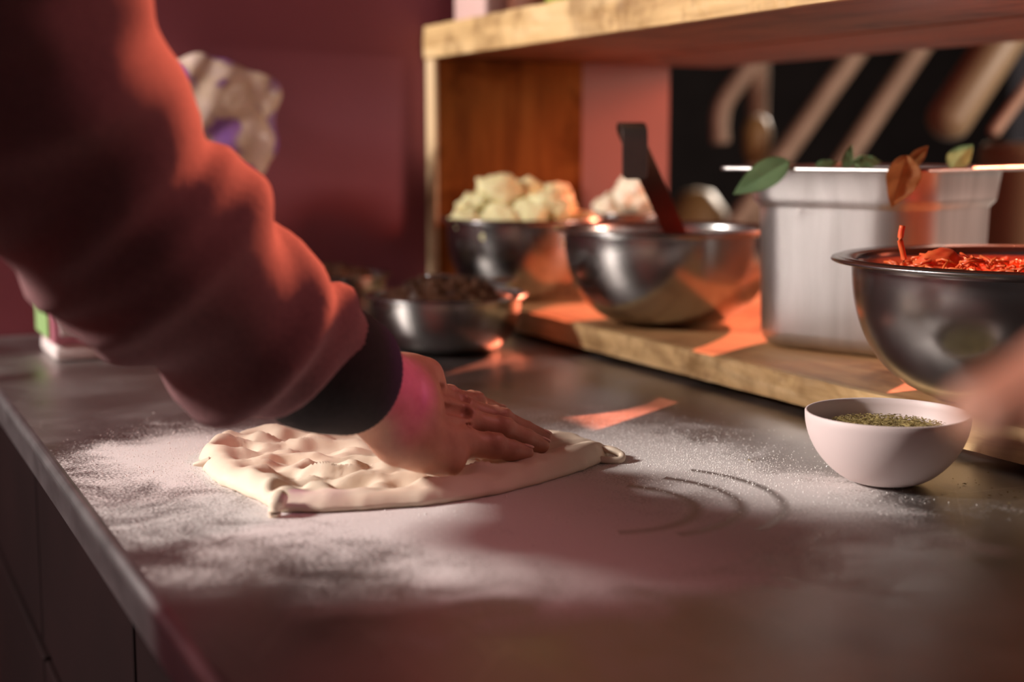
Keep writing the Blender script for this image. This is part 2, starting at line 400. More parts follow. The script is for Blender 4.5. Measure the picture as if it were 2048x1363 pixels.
o = obj('board_edge', worn_board(.912, .9238, .45, 2.172, TZ+.010, TZ+.0402, 3), M['wood'], su, smooth=False); o['label'] = 'chipped raw front edge of the bottom board'
obj('side_panel', box(.921, 1.190, 2.173, 2.206, TZ+.010, TZ+.420, .002), M['woodP'], su, smooth=False)
o = obj('panel_edge', box(.913, .9208, 2.172, 2.207, TZ+.010, TZ+.420, .002), M['woodZ'], su, smooth=False); o['label'] = 'raw pale front edge of the side panel'
obj('top_board', box(.921, 1.20, -.1, 2.206, TZ+.421, TZ+.472, .002), M['woodR'], su, smooth=False)
o = obj('board_edge', worn_board(.909, .9208, -.1, 2.206, TZ+.4205, TZ+.4725, 8), M['wood'], su, smooth=False); o['label'] = 'raw pale front edge of the top board'
for y in (.52, 1.2, 2.10):
    obj('foot', box(.96, 1.45, y, y+.05, TZ+.0005, TZ+.0095), M['woodZ'], su, smooth=False)

# ------------------------------------------------------------------ bowls
PL = TZ + .0402          # top of the bottom board
def bowl_outer(R, H, rb, lip, n=18, power=2.3):
    """mixing bowl: flat base, round belly, steep side, flared rolled lip"""
    o = [(0, 0), (rb*.6, 0), (rb, .0005)]
    for i in range(1, n+1):
        t = i/n
        r = rb + (R-lip-rb)*(1-(1-t)**power)**(1/power*1.05)
        o.append((r, .0005 + (H-.002)*t))
    o += [(R-lip*.75, H), (R-lip*.35, H+.0012), (R-.001, H+.0002), (R, H-.0018), (R-.0012, H-.0030)]
    return o
def steel_bowl(name, label, x, y, z, R, H, rb, lip=.012, cat='bowl', group=None, power=2.3, m='steel'):
    o = bowl_outer(R, H, rb, lip, power=power)
    s = shell_profile(o[:-3], .0010); k = len(o)-3
    prof = o + [(R-.003, H-.0022)] + s[k:]
    b = obj(name, lathe(prof, 128, (0,0,0)), M[m]); b.location = (x, y, z); bpy.context.view_layer.update()
    tag(b, label, cat, group); return b
G = 'stainless steel mixing bowls'
steel_bowl('mixing_bowl', 'large stainless steel mixing bowl of carrot at the right edge of the picture', 1.012, .985, PL, .178, .134, .05, .02, group=G)
steel_bowl('mixing_bowl', 'stainless steel mixing bowl with the hooked steel handle leaning out of it', 1.032, 1.640, PL, .156, .129, .047, .015, group=G)
steel_bowl('mixing_bowl', 'stainless steel mixing bowl heaped with pale cheese beside the shelf side panel',   .985, 2.000, PL, .127, .127, .042, .012, group=G)
steel_bowl('deep_bowl', 'small steel bowl mostly hidden behind the other bowls under a pale lump of food', 1.245, 2.105, PL, .064, .125, .035, .006, group=G)
steel_bowl('small_bowl', 'small steel bowl of dark mince on the table in front, nearest the worker\'s wrist', .765, 1.780, TZ+.0005, .111, .078, .050, .009, group='small steel bowls of dark mince')
steel_bowl('small_bowl', 'small steel bowl of dark mince on the table, farther back beside the plum wall', .700, 2.075, TZ+.0005, .092, .085, .04, .009, group='small steel bowls of dark mince')

# heaps of stuff in bowls
def heap(name, cx, cy, z0, R, Hh, m, label, cat, lump=.012, amp=.010, seed=0, rim=0.0):
    bm = bmesh.new(); n, k = 90, 40; rings = []
    for i in range(k+1):
        r = R*i/k; ring = []
        if i == 0: ring = [bm.verts.new((0,0,Hh))]
        else:
            for j in range(n):
                a = 2*math.pi*j/n; x, y = r*math.cos(a), r*math.sin(a)
                h = Hh*(1-(r/R)**2)
                v = noise.voronoi(Vector((x/lump+seed, y/lump, seed)))[0][0]
                h += amp*(.55-v)*(1-(r/R)**6) + amp*.7*noise.noise(Vector((x/lump*.6, y/lump*.6, seed)))*(1-(r/R)**6)
                ring.append(bm.verts.new((x, y, h)))
        rings.append(ring)
    for a, b in zip(rings, rings[1:]):
        for j in range(n):
            q = list(dict.fromkeys([a[j%len(a)], a[(j+1)%len(a)], b[(j+1)%n], b[j]])); bm.faces.new(q)
    last = [bm.verts.new((v.co.x*.9, v.co.y*.9, -.02)) for v in rings[-1]]
    for j in range(n): bm.faces.new((rings[-1][j], rings[-1][(j+1)%n], last[(j+1)%n], last[j]))
    bm.faces.new(last)
    o = obj(name, bm, m); o.location = (cx, cy, z0); tag(o, label, cat, kind='stuff'); return o
heap('minced_mushrooms', .765, 1.780, TZ+.066, .096, .034, M['mince'], 'dark brown chopped mushrooms heaped in the nearer small steel bowl', 'food', .012, .014, 1)
heap('minced_mushrooms', .700, 2.075, TZ+.073, .078, .024, M['mince'], 'dark brown chopped mushrooms in the farther small steel bowl by the wall', 'food', .012, .012, 5)
heap('tomato_sauce', 1.032, 1.640, PL+.065, .118, .018, M['tomato'], 'dark red chopped tomato in the bowl with the hooked handle', 'food', .014, .012, 3)

# cheese pieces -------------------------------------------------------
def lump_mesh(seed, r, sub=4, a=.28, f=2.2):
    bm = bmesh.new(); bmesh.ops.create_icosphere(bm, subdivisions=sub, radius=1)
    for v in bm.verts:
        p = v.co.copy(); n1 = noise.noise(p*f*.6+Vector((seed*3.1,0,0))); n2 = noise.noise(p*f*1.6+Vector((0,seed*5.7,0)))
        v.co = p*r*(1+a*1.3*n1+a*.7*n2)
    me = bpy.data.meshes.new('lump'); bm.to_mesh(me); bm.free(); return me
def place_lumps(name, spots, m, label, group, cat='food', protos=4):
    ms = []
    for i in range(protos):
        me = lump_mesh(i+len(name), 1.0); me.materials.append(m); me.polygons.foreach_set('use_smooth', [True]*len(me.polygons)); ms.append(me)
    for i, (x, y, z, s) in enumerate(spots):
        o = bpy.data.objects.new(name, ms[i % protos]); COL.objects.link(o); o.location = (x, y, z)
        o.scale = (s, s*rnd.uniform(.75,1.05), s*rnd.uniform(.6,.85)); o.rotation_euler = (rnd.uniform(-.6,.6), rnd.uniform(-.6,.6), rnd.uniform(0,6))
        tag(o, label, cat, group)
Rv = Vector((math.cos(YAW), -math.sin(YAW), 0)); Fv = Vector((math.sin(YAW), math.cos(YAW), 0))
def rel(cx, cy, r_, f_, z): p = Vector((cx, cy, z)) + Rv*r_ + Fv*f_; return p.x, p.y, p.z
spots = []
for r_, f_, z, s in ((-.074,-.02,.152,.024), (-.062,-.045,.155,.029), (-.060,.0,.172,.032), (-.025,-.05,.158,.030), (-.020,-.010,.190,.034), (-.045,.045,.175,.028),
                     (.015,-.045,.165,.032), (.012,.02,.186,.030), (.042,-.030,.172,.034), (.048,.025,.180,.030), (.078,-.015,.156,.026), (.092,.015,.146,.018),
                     (.0,-.075,.145,.022), (-.045,-.075,.142,.020), (.050,-.068,.142,.022)):
    spots.append((*rel(.985, 2.000, r_*1.12, f_, 0)[:2], TZ+.004+z+max(0,z-.155)*.35, s*1.12))
place_lumps('cheese_piece', spots, M['cheese'], 'lumpy pale yellow cheese piece heaped in the bowl by the side panel', 'cheese pieces heaped in the back bowl')
lm = lump_mesh(12, .040, 4, .30, 2.6)
o = link('bread_lump', lm, M['bread']); o.location = rel(1.245, 2.105, .012, 0, TZ+.19); o.scale = (1.0,1.0,.95)
tag(o, 'pale lump of bread sticking up behind the bowl with the hooked handle', 'food')
lm = lump_mesh(23, .026, 4, .25, 2.6)
o = link('bread_lump', lm, M['bread']); o.location = rel(1.245, 2.105, -.036, -.005, TZ+.172)
tag(o, 'smaller lower piece of bread left of the pale lump behind the bowls', 'food')

# carrot --------------------------------------------------------------
heap('grated_carrot', 1.012, .985, PL+.105, .145, .012, M['carrot'], 'bright red orange grated carrot in the large bowl at the right edge', 'food', .012, .010, 9)
def carrot_bits():
    bm = bmesh.new(); rr = random.Random(3)
    for i in range(420):
        a = rr.uniform(0, 6.28); r = .13*math.sqrt(rr.random()); ax = rr.uniform(0, 6.28); L = rr.uniform(.008,.022)
        x, y = r*math.cos(a), r*math.sin(a); z = .010*(1-(r/.145)**2)+rr.uniform(0,.008)
        # the heap is higher on the worker's side
        z += .016*max(0, 1-math.hypot(x+.085, y-.02)/.08)
        d = Vector((math.cos(ax), math.sin(ax), rr.uniform(-.3,.5))).normalized()*L/2; c = Vector((x,y,z))
        s = tube([c-d, c-d*.3+Vector((0,0,.002)), c+d], .0013, 5)
        me = bpy.data.meshes.new('t'); s.to_mesh(me); s.free(); bm.from_mesh(me); bpy.data.meshes.remove(me)
    return bm
o = obj('carrot_shreds', carrot_bits(), M['carrot']); o.location = (1.012, .985, PL+.112)
tag(o, 'loose shreds of grated carrot lying on the heap in the right bowl', 'food', kind='stuff')
px, py, _ = rel(1.012, .985, -.085, -.02, 0)
o = link('carrot_slice', lump_mesh(4, .022, 4, .15, 2), M['carrot']); o.location = (px, py, PL+.128); o.scale = (1.2,.8,.8)
tag(o, 'glossy round carrot piece on the shreds in the right bowl', 'food')
px, py, _ = rel(1.012, .985, -.118, -.01, 0)
o = obj('carrot_strand', tube(spline([(px,py,PL+.115), (px+.002,py,PL+.135), (px-.002,py+.001,PL+.152), (px-.001,py,PL+.166)], 5), .0028, 8), M['carrot'])
tag(o, 'single carrot strand standing upright at the left rim of the right bowl', 'food')

# white herb bowl -----------------------------------------------------
wb = [(0,0),(.020,0),(.027,.0015)]
for i in range(1, 15):
    t = i/14; wb.append((.027+(.0675-.027)*math.sin(t*math.pi/2)**.85, .0015+.0575*(t**1.25)))
prof = shell_profile(wb, .0026)
k = len(wb); prof = prof[:k] + [(wb[-1][0]-.0006, wb[-1][1]+.0009), (wb[-1][0]-.0018, wb[-1][1]+.0009)] + prof[k:]
o = obj('herb_bowl', lathe(prof, 128), M['bowl_white']); o.location = (.7905, .912, TZ+.0003)
tag(o, 'small matte white bowl of dried herbs standing on the table', 'bowl')
heap('dried_herbs', .7905, .912, TZ+.044, .0565, .003, M['herb'], 'bed of dried green oregano flakes filling the small white bowl', 'herbs', .004, .004, 2)
def flakes(n, fn, smin_, smax_, seed):
    bm = bmesh.new(); rr = random.Random(seed)
    for i in range(n):
        p = fn(rr); s = rr.uniform(smin_, smax_)
        q = Matrix.Rotation(rr.uniform(0,6.28), 3, 'Z') @ Matrix.Rotation(rr.uniform(-.7,.7), 3, 'X')
        vs = [bm.verts.new(Vector(p) + q @ Vector(c)*s) for c in ((-1,0,0),(0,-.38,.12),(1,0,.1),(0,.38,.12),(0,0,-.18))]
        for f in ((0,1,4),(1,2,4),(2,3,4),(3,0,4),(0,3,1),(1,3,2)): bm.faces.new([vs[k] for k in f])
    return bm
def fh(rr):
    a = rr.uniform(0,6.28); r = .052*math.sqrt(rr.random()); return (r*math.cos(a), r*math.sin(a), .0045*(1-(r/.056)**2)+rr.uniform(0,.003))
o = obj('herb_flakes', flakes(2600, fh, .0008, .0019, 4), M['herb'], smooth=False); o.location = (.7905,.912,TZ+.0455)
tag(o, 'loose dried oregano flakes on top of the herb bed in the white bowl', 'herbs', kind='stuff')
def fs(rr): return (rr.gauss(.855,.012) , rr.uniform(.78,.90), TZ+.0010)
o = obj('spilled_herbs', flakes(26, fs, .0010, .0020, 6), M['herb'], smooth=False)
tag(o, 'few spilled herb flakes on the dark table at the foot of the wooden board', 'herbs', kind='stuff')
o = obj('herb_crumb', flakes(2, lambda rr: (.7345+rr.uniform(-.001,.001), 1.026+rr.uniform(-.001,.001), TZ+.0014), .0028, .0034, 8), M['herb'], smooth=False)
tag(o, 'single green herb crumb on the bare steel left of the white bowl', 'herb')

# ------------------------------------------------------------------ gastronorm pan with basil
pan_c = Vector((1.162, 1.36, PL)); e1 = Vector((-.098,.248,0)).normalized(); e2 = Vector((e1.y, -e1.x, 0)); 
if e2.x < 0: e2 = -e2
PB = .1375; pan_c = pan_c - e2*(.1625-PB)      # half length of the pan; the front corner keeps its place
def rrect(a, b, r, n=10):
    pts = []
    for (sx, sy, a0) in ((1,1,0), (-1,1,math.pi/2), (-1,-1,math.pi), (1,-1,1.5*math.pi)):
        for k in range(n+1):
            t = a0 + k/n*math.pi/2; pts.append((sx*(a-r)+r*math.cos(t), sy*(b-r)+r*math.sin(t)))
    return pts
def pan_build():
    # outer skin up to the flange edge and the inner skin from the flange edge down
    bm = bmesh.new(); H = .215
    O = [(.05,.075,.03,0),(.095,.12,.045,0),(.104,.130,.052,.003),(.109,.136,.056,.010),(.111,.138,.057,.022),(.114,.142,.057,.166),(.1148,.1428,.056,.169),
         (.1185,.1465,.055,.174),(.1195,.1475,.054,.180),(.121,.1495,.053,H-.006),(.1235,.152,.05,H-.0022),(.131,.1605,.016,H-.0022),(.1318,.1613,.014,H-.005),(.133,.1625,.013,H-.005),(.1332,.1627,.013,H-.001),(.131,.160,.014,H)]
    I = [(.1245,.153,.05,H),(.1205,.149,.053,H-.005),(.118,.1465,.054,.181),(.117,.145,.055,.175),(.1128,.1408,.056,.168),(.1098,.1368,.056,.022),(.107,.134,.054,.010),(.093,.12,.045,.0012),(.05,.07,.03,.0012)]
    R_ = [[bm.verts.new(pan_c + e1*p[0] + e2*p[1] + Vector((0,0,z))) for p in rrect(a,b-(.1625-PB)-(.004 if z < .2 else 0),r)] for a,b,r,z in O+I]; n = len(R_[0])
    for a, b in zip(R_, R_[1:]):
        for k in range(n): bm.faces.new((a[k], a[(k+1)%n], b[(k+1)%n], b[k]))
    bm.faces.new(R_[0][::-1]); bm.faces.new(R_[-1]); return bm
pe = obj('steel_pan', pan_build(), M['steel2'])
tag(pe, 'deep rectangular stainless steel pan with wide rim and basil leaves, between the two big bowls', 'pan')
PT = PL + .215
def leaf_mesh(L, W, curl=.3, fold=.25, wav=.05, droop=0.0, n=22, k=8):
    """leaf along +x, tip at x=L; droop bends it down"""
    bm = bmesh.new(); g = []
    for i in range(n+1):
        t = i/n; wd = W*(math.sin(math.pi*min(1,t*1.02)**.8)**.85)*(1-.15*t)+.0004
        th = droop*t; row = []
        x = L*(math.sin(th)/droop if abs(droop) > 1e-3 else t); zc = -L*((1-math.cos(th))/droop) if abs(droop) > 1e-3 else 0
        for j in range(-k, k+1):
            s = j/k; y = s*wd
            z = zc + abs(s)*wd*fold + wav*W*math.sin(t*16+s*3)*abs(s) - curl*wd*s*s
            row.append(bm.verts.new((x, y, z)))
        g.append(row)
    for a, b in zip(g, g[1:]):
        for j in range(2*k): bm.faces.new((a[j], a[j+1], b[j+1], b[j]))
    bmesh.ops.solidify(bm, geom=bm.faces[:], thickness=.0004)
    return bm
def leaf(label, m, loc, rot, L, W, **kw):
    bm = leaf_mesh(L, W, **kw); o = obj('basil_leaf', bm, M[m]); o.location = loc; o.rotation_euler = rot
    tag(o, label, 'leaf', 'basil leaves on the steel pan'); return o
pan_t = pan_c + Vector((0,0,.215))
LC = pan_t - e2*(PB+.0002) + e1*.133           # left corner of the flange
FC = pan_t - e2*(PB+.0002) - e1*.133           # front corner
LEAVES = []

# ------------------------------------------------------------------ hooked handle (turner / tongs) in the bowl
def at(x, y, Zc):     # world point from direction tangents (right, down) and distance
    F = Fv*math.cos(PITCH) - Vector((0,0,1))*math.sin(PITCH); U = Fv*math.sin(PITCH) + Vector((0,0,1))*math.cos(PITCH)
    return Vector((0,0,TZ+.28)) + (F + Rv*((x-1024)/2844) + U*((681.5-y)/2844))*Zc
T0 = Vector((.892, 1.515, TZ+.301)); TB = Vector((1.084, 1.629, TZ+.074))     # top of the hook, foot in the bowl
back = Vector((.30,.95,0)).normalized()
drop = (TB-T0)
path = [T0+Vector((-.004,-.026,-.062)), T0+Vector((-.0045,-.0265,-.050)), T0+Vector((-.005,-.027,-.03)), T0+Vector((-.005,-.0265,-.010)), T0+Vector((-.004,-.023,-.001)),
        T0+Vector((-.002,-.015,.0045)), T0+Vector((-.0,-.007,.005)), T0+Vector((.002,-.001,.001)), T0+drop*.05, T0+drop*.3, T0+drop*.6, T0+drop*.92]
path = spline(path, 6)
wd = [.031]*len(path)
for i, q in enumerate((.020,.025,.0285,.030,.0307)): wd[i] = q
tg = obj('kitchen_tongs', ribbon(path, Rv, wd, .0016), M['tong'], smooth=False)
md = tg.modifiers.new('b', 'BEVEL'); md.width = .0006; md.segments = 2
tag(tg, 'hooked flat steel utensil handle leaning out of the middle mixing bowl', 'utensil')

# spoon in the small bowl
sp = bmesh.new(); bmesh.ops.create_uvsphere(sp, u_segments=40, v_segments=20, radius=1)
for v in sp.verts: v.co = Vector((v.co.x*.022, v.co.y*.013, v.co.z*.0035 - .25*v.co.x**2*.0))
spoon = empty('spoon', (.835, 1.752, TZ+.086)); tag(spoon, 'steel spoon lying across the rim of the nearer small mince bowl', 'spoon')
for v in sp.verts: v.co += Vector((.835, 1.752, TZ+.098))
obj('spoon_bowl', sp, M['steel'], spoon)
obj('spoon_handle', tube(spline([(.818,1.757,TZ+.097), (.790,1.77,TZ+.100), (.74,1.79,TZ+.104)], 6), .003, 10, 1.6), M['steel'], spoon)

# ------------------------------------------------------------------ dough
outline = [(.286,1.195),(.292,1.240),(.315,1.285),(.350,1.315),(.400,1.330),(.450,1.325),(.500,1.305),(.555,1.275),(.600,1.235),(.630,1.180),(.640,1.135),(.632,1.100),(.605,1.072),
           (.565,1.048),(.520,1.027),(.470,1.010),(.420,1.004),(.375,1.010),(.335,1.020),(.304,1.036),(.300,1.048),(.298,1.075),(.288,1.120),(.283,1.160)]
def dough_mesh():
    C0 = Vector((.46,1.16,0)); O = [Vector((x,y,0)) for x, y in outline]; O.append(O[0])
    cl = spline(O, 10)[:-1]; n = len(cl)
    cl = [p + (p-C0).normalized()*(.0022*noise.noise(p*38)+.0014*noise.noise(p*110)) for p in cl]; K = 90; bm = bmesh.new(); rings = []
    edge = [(p, max(0,1)) for p in cl]
    def top(x, y, s):
        # s 0 centre .. 1 edge
        t = .0085
        rimh = .0045*math.exp(-((s-.90)/.07)**2)
        # thick folded roll along the camera side, rising to the right
        yy = y - (1.030 + .42*max(0, x-.43)**1.15); f = math.exp(-(yy/.020)**2)*max(0, min(1, (x-.40)/.10))
        roll = .0085*f*(1 if x < .60 else max(0, 1-(x-.60)/.05))
        lf = max(0, 1-(x-.285)/.05)*.004
        z = t + rimh*(.55+.45*min(1,max(0,(.45-x)/.1))) + roll + lf
        # ridges pushed up by the fingertips, roughly across the dough
        u = x*.30+y*.95; q = u*205 + 2.2*noise.noise(Vector((x*18, y*12, 1.3))) + 1.3*noise.noise(Vector((x*50, y*30, 4)))
        ridge = (1-abs(math.sin(q*.5)))**1.3
        inner = max(0, min(1, (.92-s)/.15))
        z += .0095*ridge*inner*(.5+.9*abs(noise.noise(Vector((x*14, y*14, 7))))) - .0035*inner
        z += .0022*noise.noise(Vector((x*45, y*45, 2)))*inner + .0016*noise.noise(Vector((x*60, y*60, 5)))
        for dx, dy, r, d in DIMPLES:
            dd = ((x-dx)/r)**2 + ((y-dy)/(r*.75))**2
            if dd < 6: z -= d*math.exp(-dd*1.2) - .35*d*math.exp(-(math.sqrt(dd)-1.6)**2*3)
        return max(z, .0035)
    for i in range(K+1):
        s = i/K
        if i == 0: rings.append([bm.verts.new((C0.x, C0.y, TZ+top(C0.x,C0.y,0)))]); continue
        ring = []
        for j in range(n):
            p = C0.lerp(cl[j], s); e = 1.0 if s < .93 else math.sqrt(max(0, 1-((s-.93)/.07)**2))
            h = top(p.x, p.y, s)*e*(1 if e == 1 else 1) if s > .93 else top(p.x, p.y, s)
            if i == K: h = .0030
            ring.append(bm.verts.new((p.x, p.y, TZ+max(h, .003))))
        rings.append(ring)
    ring = [bm.verts.new((C0.lerp(cl[j], .985).x, C0.lerp(cl[j], .985).y, TZ+.0004)) for j in range(n)]; rings.append(ring)
    for a, b in zip(rings, rings[1:]):
        for j in range(n):
            q = list(dict.fromkeys([a[j%len(a)], a[(j+1)%len(a)], b[(j+1)%n], b[j]])); bm.faces.new(q)
    bm.faces.new(ring[::-1]); return bm
DIMPLES = [(.325,1.235,.016,.011),(.355,1.290,.017,.010),(.335,1.110,.018,.011),(.372,1.130,.015,.009),(.318,1.065,.012,.009),(.372,1.055,.016,.010),(.352,1.165,.018,.008),
           (.395,1.205,.022,.009),(.415,1.090,.018,.008),(.445,1.045,.018,.008),(.440,1.250,.02,.008),(.330,1.270,.014,.009),(.41,1.045,.014,.007),(.385,1.270,.016,.007)]
dg = obj('pizza_dough', dough_mesh(), M['dough'])
tag(dg, 'flat round piece of raw pizza dough being pressed on the floured steel table', 'dough')
curl = spline([(.618,1.098,TZ+.008),(.626,1.086,TZ+.009),(.632,1.078,TZ+.006),(.628,1.072,TZ+.003),(.618,1.074,TZ+.003),(.608,1.080,TZ+.004)], 6)
obj('dough_flap', tube(curl, .0032, 10), M['dough'], dg)
curl = spline([(.626,1.110,TZ+.007),(.634,1.098,TZ+.007),(.638,1.088,TZ+.004),(.632,1.083,TZ+.003)], 6)
obj('dough_flap', tube(curl, .0026, 10), M['dough'], dg)
curl = spline([(.3055,1.037,TZ+.012),(.300,1.028,TZ+.010),(.2975,1.0255,TZ+.005),(.298,1.027,TZ+.0015)], 5)
obj('dough_flap', tube(curl, [.0065]*8+[.005]*8, 12), M['dough'], dg)
curl = spline([(.292,1.20,TZ+.008),(.284,1.202,TZ+.007),(.278,1.205,TZ+.0062)], 4)
obj('dough_flap', tube(curl, [.005,.0045,.004,.0035,.003,.0025,.002,.0015,.001], 12), M['dough'], dg)

# loose flour grains
def grains():
    bm = bmesh.new(); rr = random.Random(5)
    for i in range(9000):
        c = rr.random()
        if c < .45: x, y = rr.gauss(.69,.05), rr.gauss(1.09,.09)
        elif c < .7: x, y = rr.gauss(.30,.045), rr.gauss(1.27,.07)
        else: x, y = rr.gauss(.5,.12), rr.gauss(.95,.10)
        if not (.19 < x < .90): continue
        s = rr.uniform(.00022,.00062)*(1.0 if rr.random() < .97 else 1.8); z = TZ+s*.5
        vs = [bm.verts.new((x+s*a, y+s*b, z+s*c_)) for a, b, c_ in ((1,0,-.5),(-.5,.87,-.5),(-.5,-.87,-.5),(0,0,.9))]
        for f in ((0,1,3),(1,2,3),(2,0,3),(0,2,1)): bm.faces.new([vs[k] for k in f])
    return bm
o = obj('flour_grains', grains(), M['flour'], smooth=False); tag(o, 'coarse white flour grains scattered on the steel around the dough', 'flour', kind='stuff')

# ------------------------------------------------------------------ the worker
person = empty('person', (-.20, .88, 0))
tag(person, 'person in a dark red sweatshirt leaning in from the left, right hand pressing the dough', 'person')
J = dict(wr=(.400,1.047,.086), fa=(.330,1.012,.122), el=(.140,.955,.285), sh=(.060,.870,.560))
Jw = {k: Vector((v[0], v[1], v[2]+TZ)) for k, v in J.items()}
def T(x, y, z): return (x, y, z+TZ)
FING = [  # mcp, pip, dip, tip, radii
    (T(.466,1.057,.036), T(.496,1.058,.0305), T(.513,1.060,.0250), T(.528,1.062,.0208), (.0128,.0102,.0088,.0074)),
    (T(.481,1.081,.049), T(.515,1.079,.0395), T(.537,1.080,.0290), T(.553,1.081,.0215), (.0115,.0096,.0086,.0074)),
    (T(.486,1.103,.054), T(.523,1.102,.0430), T(.547,1.103,.0310), T(.566,1.104,.0225), (.0120,.0100,.0090,.0078)),
    (T(.486,1.126,.058), T(.520,1.150,.0500), T(.542,1.168,.0400), T(.560,1.180,.0330), (.0118,.0098,.0088,.0076))]
THUMB = (T(.420,1.095,.062), T(.462,1.140,.046), T(.497,1.158,.040), T(.524,1.168,.034), (.0150,.0125,.0108,.0090))
WR = T(.402,1.050,.084); 
def hand_fn(X, Y, Z):
    h = np.array((.92,.28,-.42)); h /= np.linalg.norm(h); wv = np.array((-.20,.97,.05)); nn = np.cross(h, wv); nn /= np.linalg.norm(nn)
    wn = np.array((-.30,-.62,.72)); d = cap(X,Y,Z, (.330,1.012,TZ+.122), T(.398,1.048,.078), .036, .0375, (wn, .72))
    # wrist to palm block: metacarpals
    starts = [T(.424,1.036,.046), T(.425,1.046,.064), T(.426,1.058,.078), T(.430,1.072,.088)]
    palm = None
    for (m_, p, dd, t, r), s in zip(FING, starts):
        a = cap(X,Y,Z, s, m_, .0165, r[0]*1.02); palm = a if palm is None else smin(palm, a, .008)
    palm = smin(palm, cap(X,Y,Z, T(.400,1.030,.045), T(.448,1.044,.026), .0165, .0145), .016)     # little-finger side of the palm
    palm = smin(palm, cap(X,Y,Z, T(.412,1.055,.062), T(.475,1.085,.033), .020, .013), .014)
    d = smin(d, palm, .022)
    d = smin(d, cap(X,Y,Z, (.402,1.058,TZ+.098), (.446,1.084,TZ+.091), .016, .0135), .016)         # carpal bump at the bend of the wrist
    # thumb
    th = smin(cap(X,Y,Z, THUMB[0], THUMB[1], .0165, THUMB[4][1]*1.1), cap(X,Y,Z, THUMB[1], THUMB[2], THUMB[4][1], THUMB[4][2]), .006)
    th = smin(th, cap(X,Y,Z, THUMB[2], THUMB[3], THUMB[4][2]*1.02, THUMB[4][3]), .004)
    d = smin(d, th, .010)
    # tendons on the back of the hand
    for i, (s, (m_, *_)) in enumerate(zip(starts, FING)):
        off = np.array((.004,-.007,.0095)); a = cap(X,Y,Z, np.array(s)+off*1.1, np.array(m_)+off*.55, .0052, .0056); d = smin(d, a, .0055)
    fs_ = None
    for m_, p, dd, t, r in FING:
        a = cap(X,Y,Z, m_, p, r[0], r[1]); a = smin(a, cap(X,Y,Z, p, dd, r[1]*1.04, r[2]), .003); a = smin(a, cap(X,Y,Z, dd, t, r[2]*1.03, r[3]), .003)
        # knuckle swellings
        a = smin(a, ell(X,Y,Z, np.array(p)+(0,0,.0022), (r[1]*1.05,)*3), .004)
        a = smin(a, ell(X,Y,Z, np.array(m_)+(0,0,.0028), (r[0]*1.02,)*3), .005)
        fs_ = a if fs_ is None else smin(fs_, a, .0018)
    d = smin(d, fs_, .0042)
    # valleys between the knuckles
    for i in range(3):
        a = (np.array(FING[i][0])+np.array(FING[i+1][0]))/2; b = (np.array(starts[i])+np.array(starts[i+1]))/2
        g = cap(X,Y,Z, a+(.002,0,.0165), a*.4+b*.6+(.002,-.004,.0175), .0056, .0040); d = -smin(-d, g, .006)
    # wrinkles over the joints
    for m_, p, dd, t, r in FING:
        ax = np.array(p)-np.array(m_); ax /= np.linalg.norm(ax); up = np.array((.25,0,1.)); side = np.cross(ax, up); side /= np.linalg.norm(side); up = np.cross(side, ax)
        for c, rr_, ws in ((np.array(m_)+ax*.006, r[0], (-.0035,0,.0035)), (np.array(p), r[1], (-.003,0,.003)), (np.array(dd), r[2], (-.0012,.0012))):
            for w_ in ws:
                q = c+ax*w_+up*(rr_+.0022); g = cap(X,Y,Z, q-side*rr_*.6, q+side*rr_*.6, .0014, .0014); d = -smin(-d, g, .0014)
    return d
def forearm(): return surface(hand_fn, (.300,.965,TZ-.002), (.590,1.200,TZ+.165), .0014)
